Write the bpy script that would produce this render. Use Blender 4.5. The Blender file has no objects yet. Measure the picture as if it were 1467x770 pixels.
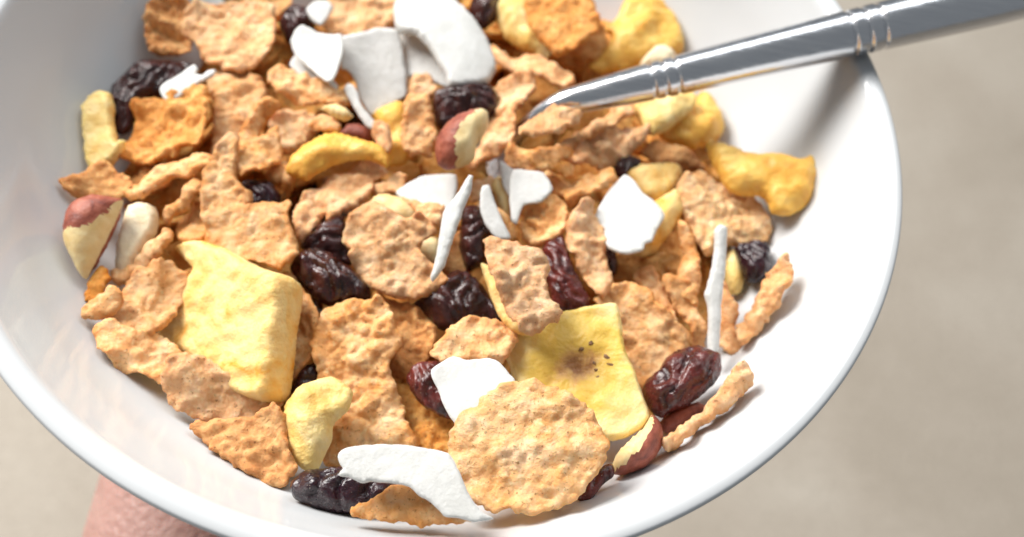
import bpy, bmesh, math, random
import numpy as np
from mathutils import Vector, Matrix
from mathutils.geometry import delaunay_2d_cdt

# ------------------------------------------------------------------ camera, light, exposure
scene = bpy.context.scene
C = scene.collection
MM = 0.001
ZB = 0.42                      # height of the bowl's rim above the floor, metres
W, H = 1467.0, 770.0           # the photograph's frame, used to set the lens
HFOV = math.radians(50.0)
F = W / 2 / math.tan(HFOV / 2)
EL, DIST, ROLL, TX, TY = 1.01918, 159.052, 0.1619, 16.020, -28.439
c_d = np.array([0, math.cos(EL), -math.sin(EL)])
_r = np.array([1.0, 0, 0]); _u = np.cross(_r, c_d)
c_r = _r * math.cos(ROLL) + _u * math.sin(ROLL)
c_u = np.cross(c_r, c_d)
c_o = np.array([TX, TY, 0.0]) - c_d * DIST          # millimetres, the rim's centre is the origin

cam_d = bpy.data.cameras.new('camera'); cam = bpy.data.objects.new('camera', cam_d); C.objects.link(cam)
cam_d.sensor_fit = 'HORIZONTAL'; cam_d.sensor_width = 36; cam_d.angle = HFOV
cam_d.clip_start = 0.005; cam_d.clip_end = 50
m = Matrix(((c_r[0], c_u[0], -c_d[0], c_o[0]*MM), (c_r[1], c_u[1], -c_d[1], c_o[1]*MM),
            (c_r[2], c_u[2], -c_d[2], c_o[2]*MM + ZB), (0, 0, 0, 1)))
cam.matrix_world = m
cam_d.dof.use_dof = True
cam_d.dof.focus_distance = 0.150
cam_d.dof.aperture_fstop = 14.5
scene.camera = cam

world = bpy.data.worlds.new('World'); scene.world = world; world.use_nodes = True
bg = world.node_tree.nodes['Background']
bg.inputs[0].default_value = (0.88, 0.94, 1.0, 1); bg.inputs[1].default_value = 0.23

def area_lamp(name, loc, target, sx, sy, power, col):
    d = bpy.data.lights.new(name, 'AREA'); d.shape = 'RECTANGLE'; d.size = sx; d.size_y = sy
    d.energy = power; d.color = col
    o = bpy.data.objects.new(name, d); C.objects.link(o); o.location = loc
    o.rotation_euler = (Vector(target) - Vector(loc)).to_track_quat('-Z', 'Y').to_euler()
    return o
area_lamp('window_light', (-0.74, 0.50, ZB + 0.70), (0.02, 0.0, ZB), 0.58, 0.58, 25.5, (1.0, 0.97, 0.93))
area_lamp('window_light_back', (0.15, 0.75, ZB + 1.0), (0.02, 0.0, ZB), 1.1, 0.6, 7.0, (0.95, 0.98, 1.0))

scene.view_settings.view_transform = 'Standard'; scene.view_settings.look = 'None'
scene.view_settings.exposure = 0.14; scene.view_settings.gamma = 1.0
scene.view_settings.use_curve_mapping = False
scene.cycles.use_denoising = True
scene.cycles.max_bounces = 8
scene.cycles.caustics_reflective = False; scene.cycles.caustics_refractive = False

# ------------------------------------------------------------------ noise
_rng = np.random.RandomState(7)
_perm = np.concatenate([_rng.permutation(256)] * 3)
_g3 = _rng.normal(size=(256, 3)); _g3 /= np.linalg.norm(_g3, axis=1)[:, None]
def pn(P, sc=1.0, seed=0.0):
    P = np.asarray(P, float) / sc + seed * 7.31 + 100.17
    i = np.floor(P).astype(int); f = P - i; i = i & 255
    w = f * f * f * (f * (f * 6 - 15) + 10); out = 0
    for dx in (0, 1):
        for dy in (0, 1):
            for dz in (0, 1):
                h = _perm[_perm[_perm[i[:, 0] + dx] + i[:, 1] + dy] + i[:, 2] + dz]
                g = _g3[h]
                v = g[:, 0]*(f[:, 0]-dx) + g[:, 1]*(f[:, 1]-dy) + g[:, 2]*(f[:, 2]-dz)
                out = out + v * (w[:, 0] if dx else 1-w[:, 0]) * (w[:, 1] if dy else 1-w[:, 1]) * (w[:, 2] if dz else 1-w[:, 2])
    return out * 1.5
def uv3(uv, z=0.0): return np.column_stack([uv, np.full(len(uv), z)])

# ------------------------------------------------------------------ materials
def mat(name):
    m_ = bpy.data.materials.new(name); m_.use_nodes = True
    return m_, m_.node_tree.nodes, m_.node_tree.links, m_.node_tree.nodes['Principled BSDF']
def coords(N, L, rnd=True):
    tc = N.new('ShaderNodeTexCoord'); out = tc.outputs['Object']
    if rnd:
        oi = N.new('ShaderNodeObjectInfo'); mu = N.new('ShaderNodeMath'); mu.operation = 'MULTIPLY'
        mu.inputs[1].default_value = 3.0; L.new(oi.outputs['Random'], mu.inputs[0])
        ad = N.new('ShaderNodeVectorMath'); ad.operation = 'ADD'
        L.new(out, ad.inputs[0]); L.new(mu.outputs[0], ad.inputs[1]); out = ad.outputs[0]
    return out
def noise(N, L, v, scale, detail=3.0, rough=0.55, dist=0.0):
    n = N.new('ShaderNodeTexNoise'); n.inputs['Scale'].default_value = scale
    n.inputs['Detail'].default_value = detail; n.inputs['Roughness'].default_value = rough
    n.inputs['Distortion'].default_value = dist; L.new(v, n.inputs['Vector']); return n.outputs['Fac']
def ramp(N, L, fac, stops):
    r = N.new('ShaderNodeValToRGB'); e = r.color_ramp.elements
    while len(e) < len(stops): e.new(0.5)
    for k, (p, c) in enumerate(stops):
        e[k].position = p; e[k].color = (*c, 1) if len(c) == 3 else c
    L.new(fac, r.inputs[0]); return r.outputs[0]
def mix(N, L, fac, a, b, mode='MIX'):
    x = N.new('ShaderNodeMix'); x.data_type = 'RGBA'; x.blend_type = mode
    if isinstance(fac, float): x.inputs[0].default_value = fac
    else: L.new(fac, x.inputs[0])
    for k, s in ((6, a), (7, b)):
        if isinstance(s, tuple): x.inputs[k].default_value = (*s, 1)
        else: L.new(s, x.inputs[k])
    return x.outputs[2]
def bump(N, L, bs, hgts, strength=0.5, dist=0.0004):
    prev = None
    for h, dd in hgts:
        b = N.new('ShaderNodeBump'); b.inputs['Strength'].default_value = strength
        b.inputs['Distance'].default_value = dd; L.new(h, b.inputs['Height'])
        if prev: L.new(prev, b.inputs['Normal'])
        prev = b.outputs[0]
    L.new(prev, bs.inputs['Normal'])
def setp(bs, **k):
    for a, v in k.items():
        bs.inputs[a.replace('_', ' ')].default_value = v
def sss(bs, w, rad, scale):
    bs.inputs['Subsurface Weight'].default_value = w
    bs.inputs['Subsurface Radius'].default_value = rad
    bs.inputs['Subsurface Scale'].default_value = scale

def flake_material(name, lo, mid, hi):
    m_, N, L, bs = mat(name); v = coords(N, L)
    n1 = noise(N, L, v, 260, 4, 0.6, 0.4)
    col = ramp(N, L, n1, [(0.30, lo), (0.5, mid), (0.70, hi)])
    n2 = noise(N, L, v, 1500, 2, 0.6)
    col = mix(N, L, ramp(N, L, n2, [(0.63, (0, 0, 0)), (0.70, (0.85, 0.85, 0.85))]), col, tuple(x*0.5 for x in lo))
    n3 = noise(N, L, v, 900, 3, 0.6)
    col = mix(N, L, ramp(N, L, n3, [(0.52, (0, 0, 0)), (0.75, (0.55, 0.55, 0.55))]), col, tuple(min(1, x*1.25+0.03) for x in hi))
    at = N.new('ShaderNodeAttribute'); at.attribute_name = 'edge'
    em = N.new('ShaderNodeMath'); em.operation = 'MULTIPLY'; L.new(at.outputs['Fac'], em.inputs[0])
    L.new(ramp(N, L, noise(N, L, v, 330, 3), [(0.35, (0.05,)*3), (0.65, (0.8,)*3)]), em.inputs[1])
    col = mix(N, L, em.outputs[0], col, tuple(x*y for x, y in zip(lo, (0.95, 0.78, 0.6))))
    oi = N.new('ShaderNodeObjectInfo')
    hs = N.new('ShaderNodeHueSaturation'); L.new(col, hs.inputs['Color'])
    mr = N.new('ShaderNodeMapRange'); mr.inputs[3].default_value = 0.84; mr.inputs[4].default_value = 1.10
    L.new(oi.outputs['Random'], mr.inputs[0]); L.new(mr.outputs[0], hs.inputs['Value'])
    f1 = N.new('ShaderNodeMath'); f1.operation = 'MULTIPLY'; f1.inputs[1].default_value = 17.3; L.new(oi.outputs['Random'], f1.inputs[0])
    f2 = N.new('ShaderNodeMath'); f2.operation = 'FRACT'; L.new(f1.outputs[0], f2.inputs[0])
    m2 = N.new('ShaderNodeMapRange'); m2.inputs[3].default_value = 0.95; m2.inputs[4].default_value = 1.10; L.new(f2.outputs[0], m2.inputs[0]); L.new(m2.outputs[0], hs.inputs['Saturation'])
    L.new(hs.outputs[0], bs.inputs['Base Color'])
    setp(bs, Roughness=0.62); bs.inputs['Specular IOR Level'].default_value = 0.28
    sss(bs, 0.28, (1.0, 0.42, 0.16), 0.0012)
    vo = N.new('ShaderNodeTexVoronoi'); vo.inputs['Scale'].default_value = 900; vo.feature = 'SMOOTH_F1'; L.new(v, vo.inputs['Vector'])
    bump(N, L, bs, [(noise(N, L, v, 620, 3, 0.6), 0.0006), (vo.outputs['Distance'], 0.0003), (noise(N, L, v, 1500, 5, 0.72), 0.0008)], 0.65)
    return m_
M = {}
M['flake'] = flake_material('toasted_flake', (0.75, 0.35, 0.13), (0.885, 0.505, 0.24), (0.94, 0.65, 0.39))
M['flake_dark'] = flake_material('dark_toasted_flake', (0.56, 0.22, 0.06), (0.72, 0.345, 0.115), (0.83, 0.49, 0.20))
M['flake_pale'] = flake_material('pale_flake', (0.77, 0.41, 0.17), (0.89, 0.55, 0.28), (0.94, 0.67, 0.42))

def raisin_material(name, a, b):
    m_, N, L, bs = mat(name); v = coords(N, L)
    col = ramp(N, L, noise(N, L, v, 300, 4, 0.6, 0.5), [(0.35, a), (0.72, b)])
    col = mix(N, L, ramp(N, L, noise(N, L, v, 2400, 1, 0.5), [(0.73, (0, 0, 0)), (0.78, (0.5, 0.5, 0.5))]), col, (0.45, 0.36, 0.30))
    L.new(col, bs.inputs['Base Color'])
    L.new(ramp(N, L, noise(N, L, v, 900, 3, 0.6), [(0.3, (0.10,)*3), (0.75, (0.30,)*3)]), bs.inputs['Roughness'])
    bs.inputs['Specular IOR Level'].default_value = 0.5
    sss(bs, 0.3, (1.0, 0.25, 0.15), 0.002)
    w = N.new('ShaderNodeTexWave'); w.inputs['Scale'].default_value = 95; w.inputs['Distortion'].default_value = 9
    w.inputs['Detail'].default_value = 3; w.inputs['Detail Scale'].default_value = 1.2; L.new(v, w.inputs['Vector'])
    bump(N, L, bs, [(w.outputs['Fac'], 0.0004), (noise(N, L, v, 400, 3, 0.55, 1.5), 0.0006), (noise(N, L, v, 2200, 3, 0.6), 0.0002)], 0.5)
    return m_
M['raisin'] = raisin_material('raisin_skin', (0.020, 0.006, 0.006), (0.080, 0.020, 0.017))
M['raisin_red'] = raisin_material('red_raisin_skin', (0.040, 0.009, 0.009), (0.17, 0.032, 0.025))
M['raisin_blue'] = raisin_material('blue_black_raisin_skin', (0.012, 0.005, 0.009), (0.040, 0.013, 0.018))

def simple(name, stops, scale=300, rough=0.5, spec=0.35, ss=(0.3, (1, 0.7, 0.4), 0.0015), bumps=((700, 0.0005), (2600, 0.0002)), det=4, dist=0.5, strength=0.5):
    m_, N, L, bs = mat(name); v = coords(N, L)
    L.new(ramp(N, L, noise(N, L, v, scale, det, 0.55, dist), stops), bs.inputs['Base Color'])
    setp(bs, Roughness=rough); bs.inputs['Specular IOR Level'].default_value = spec
    sss(bs, *ss)
    bump(N, L, bs, [(noise(N, L, v, s, 3, 0.6), d) for s, d in bumps], strength)
    return m_
M['coconut'] = simple('dried_coconut', [(0.3, (0.56, 0.56, 0.535)), (0.7, (0.66, 0.66, 0.64))], 350, 0.5, 0.35, (0.4, (1, 1, 0.95), 0.0016), ((700, 0.0003), (1900, 0.0002), (4200, 0.0001)), strength=0.35)
M['apple'] = simple('dried_apple', [(0.30, (0.80, 0.35, 0.04)), (0.41, (0.85, 0.53, 0.16)), (0.56, (0.86, 0.62, 0.26))], 150, 0.6, 0.3, (0.35, (1, 0.75, 0.35), 0.002), ((420, 0.0009), (1600, 0.00035)), dist=1.2)
M['apple_pale'] = simple('pale_dried_apple', [(0.3, (0.80, 0.50, 0.13)), (0.5, (0.83, 0.60, 0.22)), (0.7, (0.85, 0.67, 0.33))], 230, 0.5, 0.35, (0.35, (1, 0.8, 0.4), 0.002), ((420, 0.0009), (1600, 0.00035)))
M['mango'] = simple('dried_mango', [(0.3, (0.72, 0.33, 0.05)), (0.5, (0.84, 0.48, 0.09)), (0.72, (0.88, 0.60, 0.18))], 190, 0.45, 0.4, (0.35, (1, 0.6, 0.2), 0.002), ((380, 0.0008), (1500, 0.0003)))
M['nut_flesh'] = simple('nut_flesh', [(0.3, (0.72, 0.50, 0.20)), (0.65, (0.84, 0.68, 0.38))], 260, 0.5, 0.35, (0.25, (1, 0.75, 0.4), 0.0015), ((600, 0.0003), (2200, 0.00015)))
M['nut_pale'] = simple('pale_nut_flesh', [(0.3, (0.74, 0.58, 0.36)), (0.65, (0.84, 0.73, 0.52))], 260, 0.6, 0.3, (0.25, (1, 0.8, 0.5), 0.0015), ((600, 0.0005), (2200, 0.0003)))
M['nut_skin'] = simple('nut_skin', [(0.28, (0.16, 0.035, 0.022)), (0.5, (0.32, 0.085, 0.05)), (0.75, (0.46, 0.17, 0.11))], 420, 0.5, 0.4, (0.05, (1, 0.3, 0.2), 0.0008), ((800, 0.0004), (2600, 0.0002)))
M['seed'] = simple('banana_seed', [(0.3, (0.09, 0.04, 0.018)), (0.7, (0.30, 0.15, 0.05))], 900, 0.45)
M['nail'] = simple('nail', [(0.3, (0.66, 0.40, 0.33)), (0.7, (0.72, 0.46, 0.39))], 200, 0.3)

def banana_material():
    m_, N, L, bs = mat('banana_chip'); v = coords(N, L, False)
    ln = N.new('ShaderNodeVectorMath'); ln.operation = 'LENGTH'; L.new(v, ln.inputs[0])
    n = noise(N, L, v, 260, 4, 0.6, 0.5)
    ad = N.new('ShaderNodeMath'); ad.operation = 'MULTIPLY_ADD'; L.new(n, ad.inputs[0]); ad.inputs[1].default_value = 0.010
    L.new(ln.outputs['Value'], ad.inputs[2])
    mr = N.new('ShaderNodeMapRange'); mr.inputs[1].default_value = 0.0058; mr.inputs[2].default_value = 0.0165; L.new(ad.outputs[0], mr.inputs[0])
    col = ramp(N, L, mr.outputs[0], [(0.0, (0.34, 0.15, 0.05)), (0.12, (0.60, 0.33, 0.10)), (0.30, (0.68, 0.43, 0.07)), (0.60, (0.76, 0.52, 0.10)), (0.95, (0.85, 0.67, 0.31))])
    col = mix(N, L, ramp(N, L, noise(N, L, v, 1600, 2), [(0.62, (0, 0, 0)), (0.75, (0.5,)*3)]), col, (0.62, 0.42, 0.13))
    L.new(col, bs.inputs['Base Color']); setp(bs, Roughness=0.42); bs.inputs['Specular IOR Level'].default_value = 0.4
    sss(bs, 0.35, (1, 0.8, 0.3), 0.002)
    bump(N, L, bs, [(noise(N, L, v, 350, 3), 0.0005), (noise(N, L, v, 1500, 3, 0.6), 0.00035)], 0.5)
    return m_
M['banana'] = banana_material()

def ceramic():
    m_, N, L, bs = mat('white_glazed_ceramic')
    v = coords(N, L, False)
    L.new(ramp(N, L, noise(N, L, v, 40, 2), [(0.3, (0.595, 0.61, 0.62)), (0.7, (0.625, 0.64, 0.65))]), bs.inputs['Base Color'])
    setp(bs, Roughness=0.09); bs.inputs['Specular IOR Level'].default_value = 0.5
    bump(N, L, bs, [(noise(N, L, v, 60, 2), 0.0002)], 0.15)
    return m_
M['ceramic'] = ceramic()
def steel():
    m_, N, L, bs = mat('brushed_steel'); v = coords(N, L, False)
    mp = N.new('ShaderNodeMapping'); mp.inputs['Scale'].default_value = (60, 1600, 1600); L.new(v, mp.inputs[0])
    n = noise(N, L, mp.outputs[0], 1.0, 4, 0.6)
    L.new(ramp(N, L, n, [(0.3, (0.64, 0.65, 0.68)), (0.7, (0.72, 0.73, 0.75))]), bs.inputs['Base Color'])
    L.new(ramp(N, L, n, [(0.3, (0.16,)*3), (0.7, (0.27,)*3)]), bs.inputs['Roughness'])
    setp(bs, Metallic=1.0)
    bump(N, L, bs, [(n, 0.00004), (noise(N, L, v, 900, 2), 0.00006)], 0.5)
    return m_
M['steel'] = steel()
def skin():
    m_, N, L, bs = mat('skin'); v = coords(N, L, False)
    L.new(ramp(N, L, noise(N, L, v, 60, 4, 0.6), [(0.3, (0.40, 0.215, 0.18)), (0.7, (0.50, 0.30, 0.255))]), bs.inputs['Base Color'])
    setp(bs, Roughness=0.5); sss(bs, 0.3, (1, 0.35, 0.2), 0.003)
    vo = N.new('ShaderNodeTexVoronoi'); vo.inputs['Scale'].default_value = 420; vo.feature = 'DISTANCE_TO_EDGE'; L.new(v, vo.inputs['Vector'])
    bump(N, L, bs, [(noise(N, L, v, 120, 4, 0.6, 1.5), 0.0016), (vo.outputs['Distance'], 0.0006)], 0.5)
    return m_
M['skin'] = skin()
def floor_mat():
    m_, N, L, bs = mat('beige_floor'); v = coords(N, L, False)
    a = noise(N, L, v, 6, 4, 0.55, 0.5)
    col = ramp(N, L, a, [(0.3, (0.35, 0.30, 0.24)), (0.5, (0.425, 0.37, 0.305)), (0.7, (0.505, 0.455, 0.385))])
    col = mix(N, L, ramp(N, L, noise(N, L, v, 260, 3), [(0.4, (0, 0, 0)), (0.7, (0.4,)*3)]), col, (0.27, 0.23, 0.18))
    L.new(col, bs.inputs['Base Color']); setp(bs, Roughness=0.8)
    bump(N, L, bs, [(noise(N, L, v, 300, 4), 0.003)], 0.5)
    return m_
M['floor'] = floor_mat()

# ------------------------------------------------------------------ object helpers
def link(o, parent=None):
    C.objects.link(o)
    if parent: o.parent = parent
    return o
def tag(o, label, cat, group=None):
    o['label'] = label; o['category'] = cat
    if group: o['group'] = group
    return o
def mesh_obj(name, V, faces, material, parent=None, smooth=True):
    me = bpy.data.meshes.new(name)
    me.from_pydata(np.asarray(V).tolist(), [], [list(map(int, f)) for f in faces])
    me.validate(); me.update()
    if smooth: me.polygons.foreach_set('use_smooth', [True] * len(me.polygons))
    me.materials.append(material)
    return link(bpy.data.objects.new(name, me), parent)
def lathe(prof, n=160):
    V, Fc = [], []
    for (r, z) in prof:
        for k in range(n):
            a = 2*math.pi*k/n; V.append((r*math.cos(a)*MM, r*math.sin(a)*MM, z*MM))
    for i in range(len(prof)-1):
        for k in range(n):
            k2 = (k+1) % n; Fc.append((i*n+k, i*n+k2, (i+1)*n+k2, (i+1)*n+k))
    return V, Fc
def smooth_prof(pts, n):
    p = np.array(pts, float); out = []
    for i in range(len(p)-1):
        p0 = p[max(i-1, 0)]; p1 = p[i]; p2 = p[i+1]; p3 = p[min(i+2, len(p)-1)]
        for t in np.arange(n)/n:
            out.append(0.5*((2*p1)+(-p0+p2)*t+(2*p0-5*p1+4*p2-p3)*t*t+(-p0+3*p1-3*p2+p3)*t**3))
    out.append(p[-1]); return np.array(out)

# ------------------------------------------------------------------ setting: the floor far below the held bowl
V, Fc = [], []
n = 24
for j in range(n+1):
    for i in range(n+1): V.append((-1.6 + 3.2*i/n, -1.2 + 3.2*j/n, 0))
for j in range(n):
    for i in range(n): a = j*(n+1)+i; Fc.append((a, a+1, a+n+2, a+n+1))
fl = mesh_obj('floor', V, Fc, M['floor']); fl['kind'] = 'structure'

# ------------------------------------------------------------------ bowl
INNER = [(71.3, -0.7), (69.9, -3.0), (66.8, -8.0), (62.8, -14.0), (55.5, -22.0), (46.0, -30.0), (34.0, -37.0), (20.0, -41.5), (8.0, -43.0), (0.05, -43.2)]
LIP = [(72.6, -6.0), (74.3, -2.5), (74.8, -0.75), (74.72, -0.2), (74.35, 0.15), (73.4, 0.32), (72.3, 0.12)]
OUTER = [(0.05, -48.5), (22.0, -48.3), (26.5, -48.4), (27.0, -51.0), (28.5, -52.0), (30.5, -51.0), (32.0, -47.0), (40.0, -41.5), (51.0, -33.0), (59.5, -24.0), (66.8, -15.0)]
prof = smooth_prof(OUTER + LIP + INNER, 6)
V, Fc = lathe(prof, 192)
bowl = mesh_obj('bowl', V, Fc, M['ceramic']); bowl.location = (0, 0, ZB)
tag(bowl, 'white glazed ceramic bowl full of fruit and flake cereal', 'bowl')
inner_s = smooth_prof(INNER, 8)
_o = np.argsort(inner_s[:, 1])
def bowl_r(z): return np.interp(z, inner_s[_o, 1], inner_s[_o, 0])

# ------------------------------------------------------------------ pixel -> ray, stacking buffer
HEAP_R, HEAP_Z, MOUND = 62.0, -15.0, 5.0
def rays(p):
    p = np.asarray(p, float).reshape(-1, 2)
    return c_r[None]*((p[:, :1]-W/2)/F) + c_u[None]*((H/2-p[:, 1:])/F) + c_d[None]
def heap_z(x, y): return HEAP_Z + MOUND*np.clip(1-(x*x+y*y)/HEAP_R**2, -0.4, 1)
def on_heap(p, below=0.0):
    rr = rays(p); z = np.full(len(rr), HEAP_Z)
    for _ in range(8):
        t = (z - below - c_o[2])/rr[:, 2]; q = c_o[None] + rr*t[:, None]; z = heap_z(q[:, 0], q[:, 1])
    return q
def proj(P):
    q = np.asarray(P, float).reshape(-1, 3) - c_o; z = q @ c_d
    return np.column_stack([W/2+F*(q@c_r)/z, H/2-F*(q@c_u)/z])
ST = 4; X0 = -60; Y0 = -120
gx = np.arange(X0, 1530, ST); gy = np.arange(Y0, 860, ST)
GX, GY = np.meshgrid(gx, gy); gp = np.column_stack([GX.ravel(), GY.ravel()]).astype(float)
gr = rays(gp)
buf = np.full(len(gp), 1e9)
_found = np.zeros(len(gp), bool)
for z in np.arange(0, -43.4, -0.5):
    t = (z - c_o[2])/gr[:, 2]; q = c_o + gr*t[:, None]
    out = np.hypot(q[:, 0], q[:, 1]) > bowl_r(z)
    new = out & ~_found; buf[new] = t[new]; _found |= new
buf[~_found] = ((-43.2 - c_o[2])/gr[:, 2])[~_found]
buf[np.hypot(*((c_o+gr*((0-c_o[2])/gr[:, 2])[:, None]).T[:2])) > 75] = 1e9
def in_poly(p, poly):
    x, y = p[:, 0], p[:, 1]; ins = np.zeros(len(p), bool); n_ = len(poly)
    for i in range(n_):
        x1, y1 = poly[i]; x2, y2 = poly[(i+1) % n_]
        if y1 == y2: continue
        c = ((y1 > y) != (y2 > y)) & (x < (x2-x1)*(y-y1)/(y2-y1)+x1); ins ^= c
    return ins

def resample(P, step):
    P = np.asarray(P, float); n_ = len(P); out = []
    for i in range(n_):
        p0, p1, p2, p3 = P[i-1], P[i], P[(i+1) % n_], P[(i+2) % n_]
        k = max(1, int(round(np.linalg.norm(p2-p1)/step)))
        for t in np.arange(k)/k:
            cr = 0.5*((2*p1)+(-p0+p2)*t+(2*p0-5*p1+4*p2-p3)*t*t+(-p0+3*p1-3*p2+p3)*t**3)
            out.append(0.6*cr + 0.4*(p1+(p2-p1)*t))
    return np.array(out)

def fill(outline, step, seed):
    """triangulated sheet inside an outline: verts, tris, border flags, distance to the border"""
    rs = np.random.RandomState(seed)
    lo, hi = outline.min(0), outline.max(0); g = []
    for j, y in enumerate(np.arange(lo[1], hi[1], step*0.87)):
        xs = np.arange(lo[0] + (step/2 if j % 2 else 0), hi[0], step); g.append(np.column_stack([xs, np.full(len(xs), y)]))
    g = np.concatenate(g); g = g + rs.uniform(-0.18, 0.18, g.shape)*step
    g = g[in_poly(g, outline)]
    if len(g):
        dd = np.full(len(g), 1e9)
        for k in range(0, len(g), 2000):
            dd[k:k+2000] = np.sqrt(((g[k:k+2000, None]-outline[None])**2).sum(2)).min(1)
        g = g[dd > step*0.55]
    pts = np.concatenate([outline, g]) if len(g) else outline
    nb = len(outline)
    r = delaunay_2d_cdt([Vector(p) for p in pts], [(i, (i+1) % nb) for i in range(nb)], [], 1, 1e-5)
    V_ = np.array([tuple(v) for v in r[0]]); T_ = np.array([f for f in r[2] if len(f) == 3], int)
    a = V_[T_[:, 1]]-V_[T_[:, 0]]; b = V_[T_[:, 2]]-V_[T_[:, 0]]
    fl_ = (a[:, 0]*b[:, 1]-a[:, 1]*b[:, 0]) < 0; T_[fl_] = T_[fl_][:, ::-1]
    E_ = {}
    for t in T_:
        for i in range(3):
            e = (int(t[i]), int(t[(i+1) % 3])); E_[e] = 1
    be = [e for e in E_ if (e[1], e[0]) not in E_]
    bord = np.zeros(len(V_), bool); bord[[e[0] for e in be]] = True
    bp = V_[bord]; dist = np.zeros(len(V_))
    for k in range(0, len(V_), 2000):
        dist[k:k+2000] = np.sqrt(((V_[k:k+2000, None]-bp[None])**2).sum(2)).min(1)
    und = np.array([e for e in E_ if e[0] < e[1] or (e[1], e[0]) not in E_])
    return V_, T_, bord, be, dist, und
def inflate(V_, bord, und, step, it=420):
    n_ = len(V_); i = np.concatenate([und[:, 0], und[:, 1]]); j = np.concatenate([und[:, 1], und[:, 0]])
    deg = np.maximum(np.bincount(i, minlength=n_), 1); ph = np.zeros(n_); free = ~bord
    for _ in range(it):
        ph = (np.bincount(i, weights=ph[j], minlength=n_)/deg + 0.25*step*step)*free
    return np.sqrt(np.maximum(ph, 0))*1.6

rnd = random.Random(11)
PIECES = []
FIRST = {}
REG = {'1': (60, 0, 3.347), '2': (360, 0, 3.3475), '3': (680, 0, 3.3475), '4': (60, 200, 3.3475), '5': (400, 200, 3.3475),
       '6': (760, 200, 3.334), '7': (100, 380, 3.3475), '8': (420, 380, 3.3475), '9': (780, 380, 3.3475),
       'a': (100, 560, 3.6675), 'b': (440, 560, 3.6675), 'c': (780, 560, 3.6675), '0': (0, 0, 1)}
def px(reg, pts):
    x, y, s = REG[reg]; p = np.array(pts, float).reshape(-1, 2); return p/s + np.array([x, y])
NAMES = {'flake': ('cereal_flake', 'flake'), 'raisin': ('raisin', 'raisin'), 'coconut': ('coconut_chip', 'coconut chip'),
         'apple': ('apple_chunk', 'dried fruit'), 'mango': ('mango_piece', 'dried fruit'), 'banana': ('banana_chip', 'banana chip'), 'nut': ('nut_piece', 'nut')}

def piece(kind, layer, label, reg, pts, tilt=None, **kw):
    PIECES.append((layer, len(PIECES), kind, label, px(reg, pts), tilt, kw))

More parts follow.
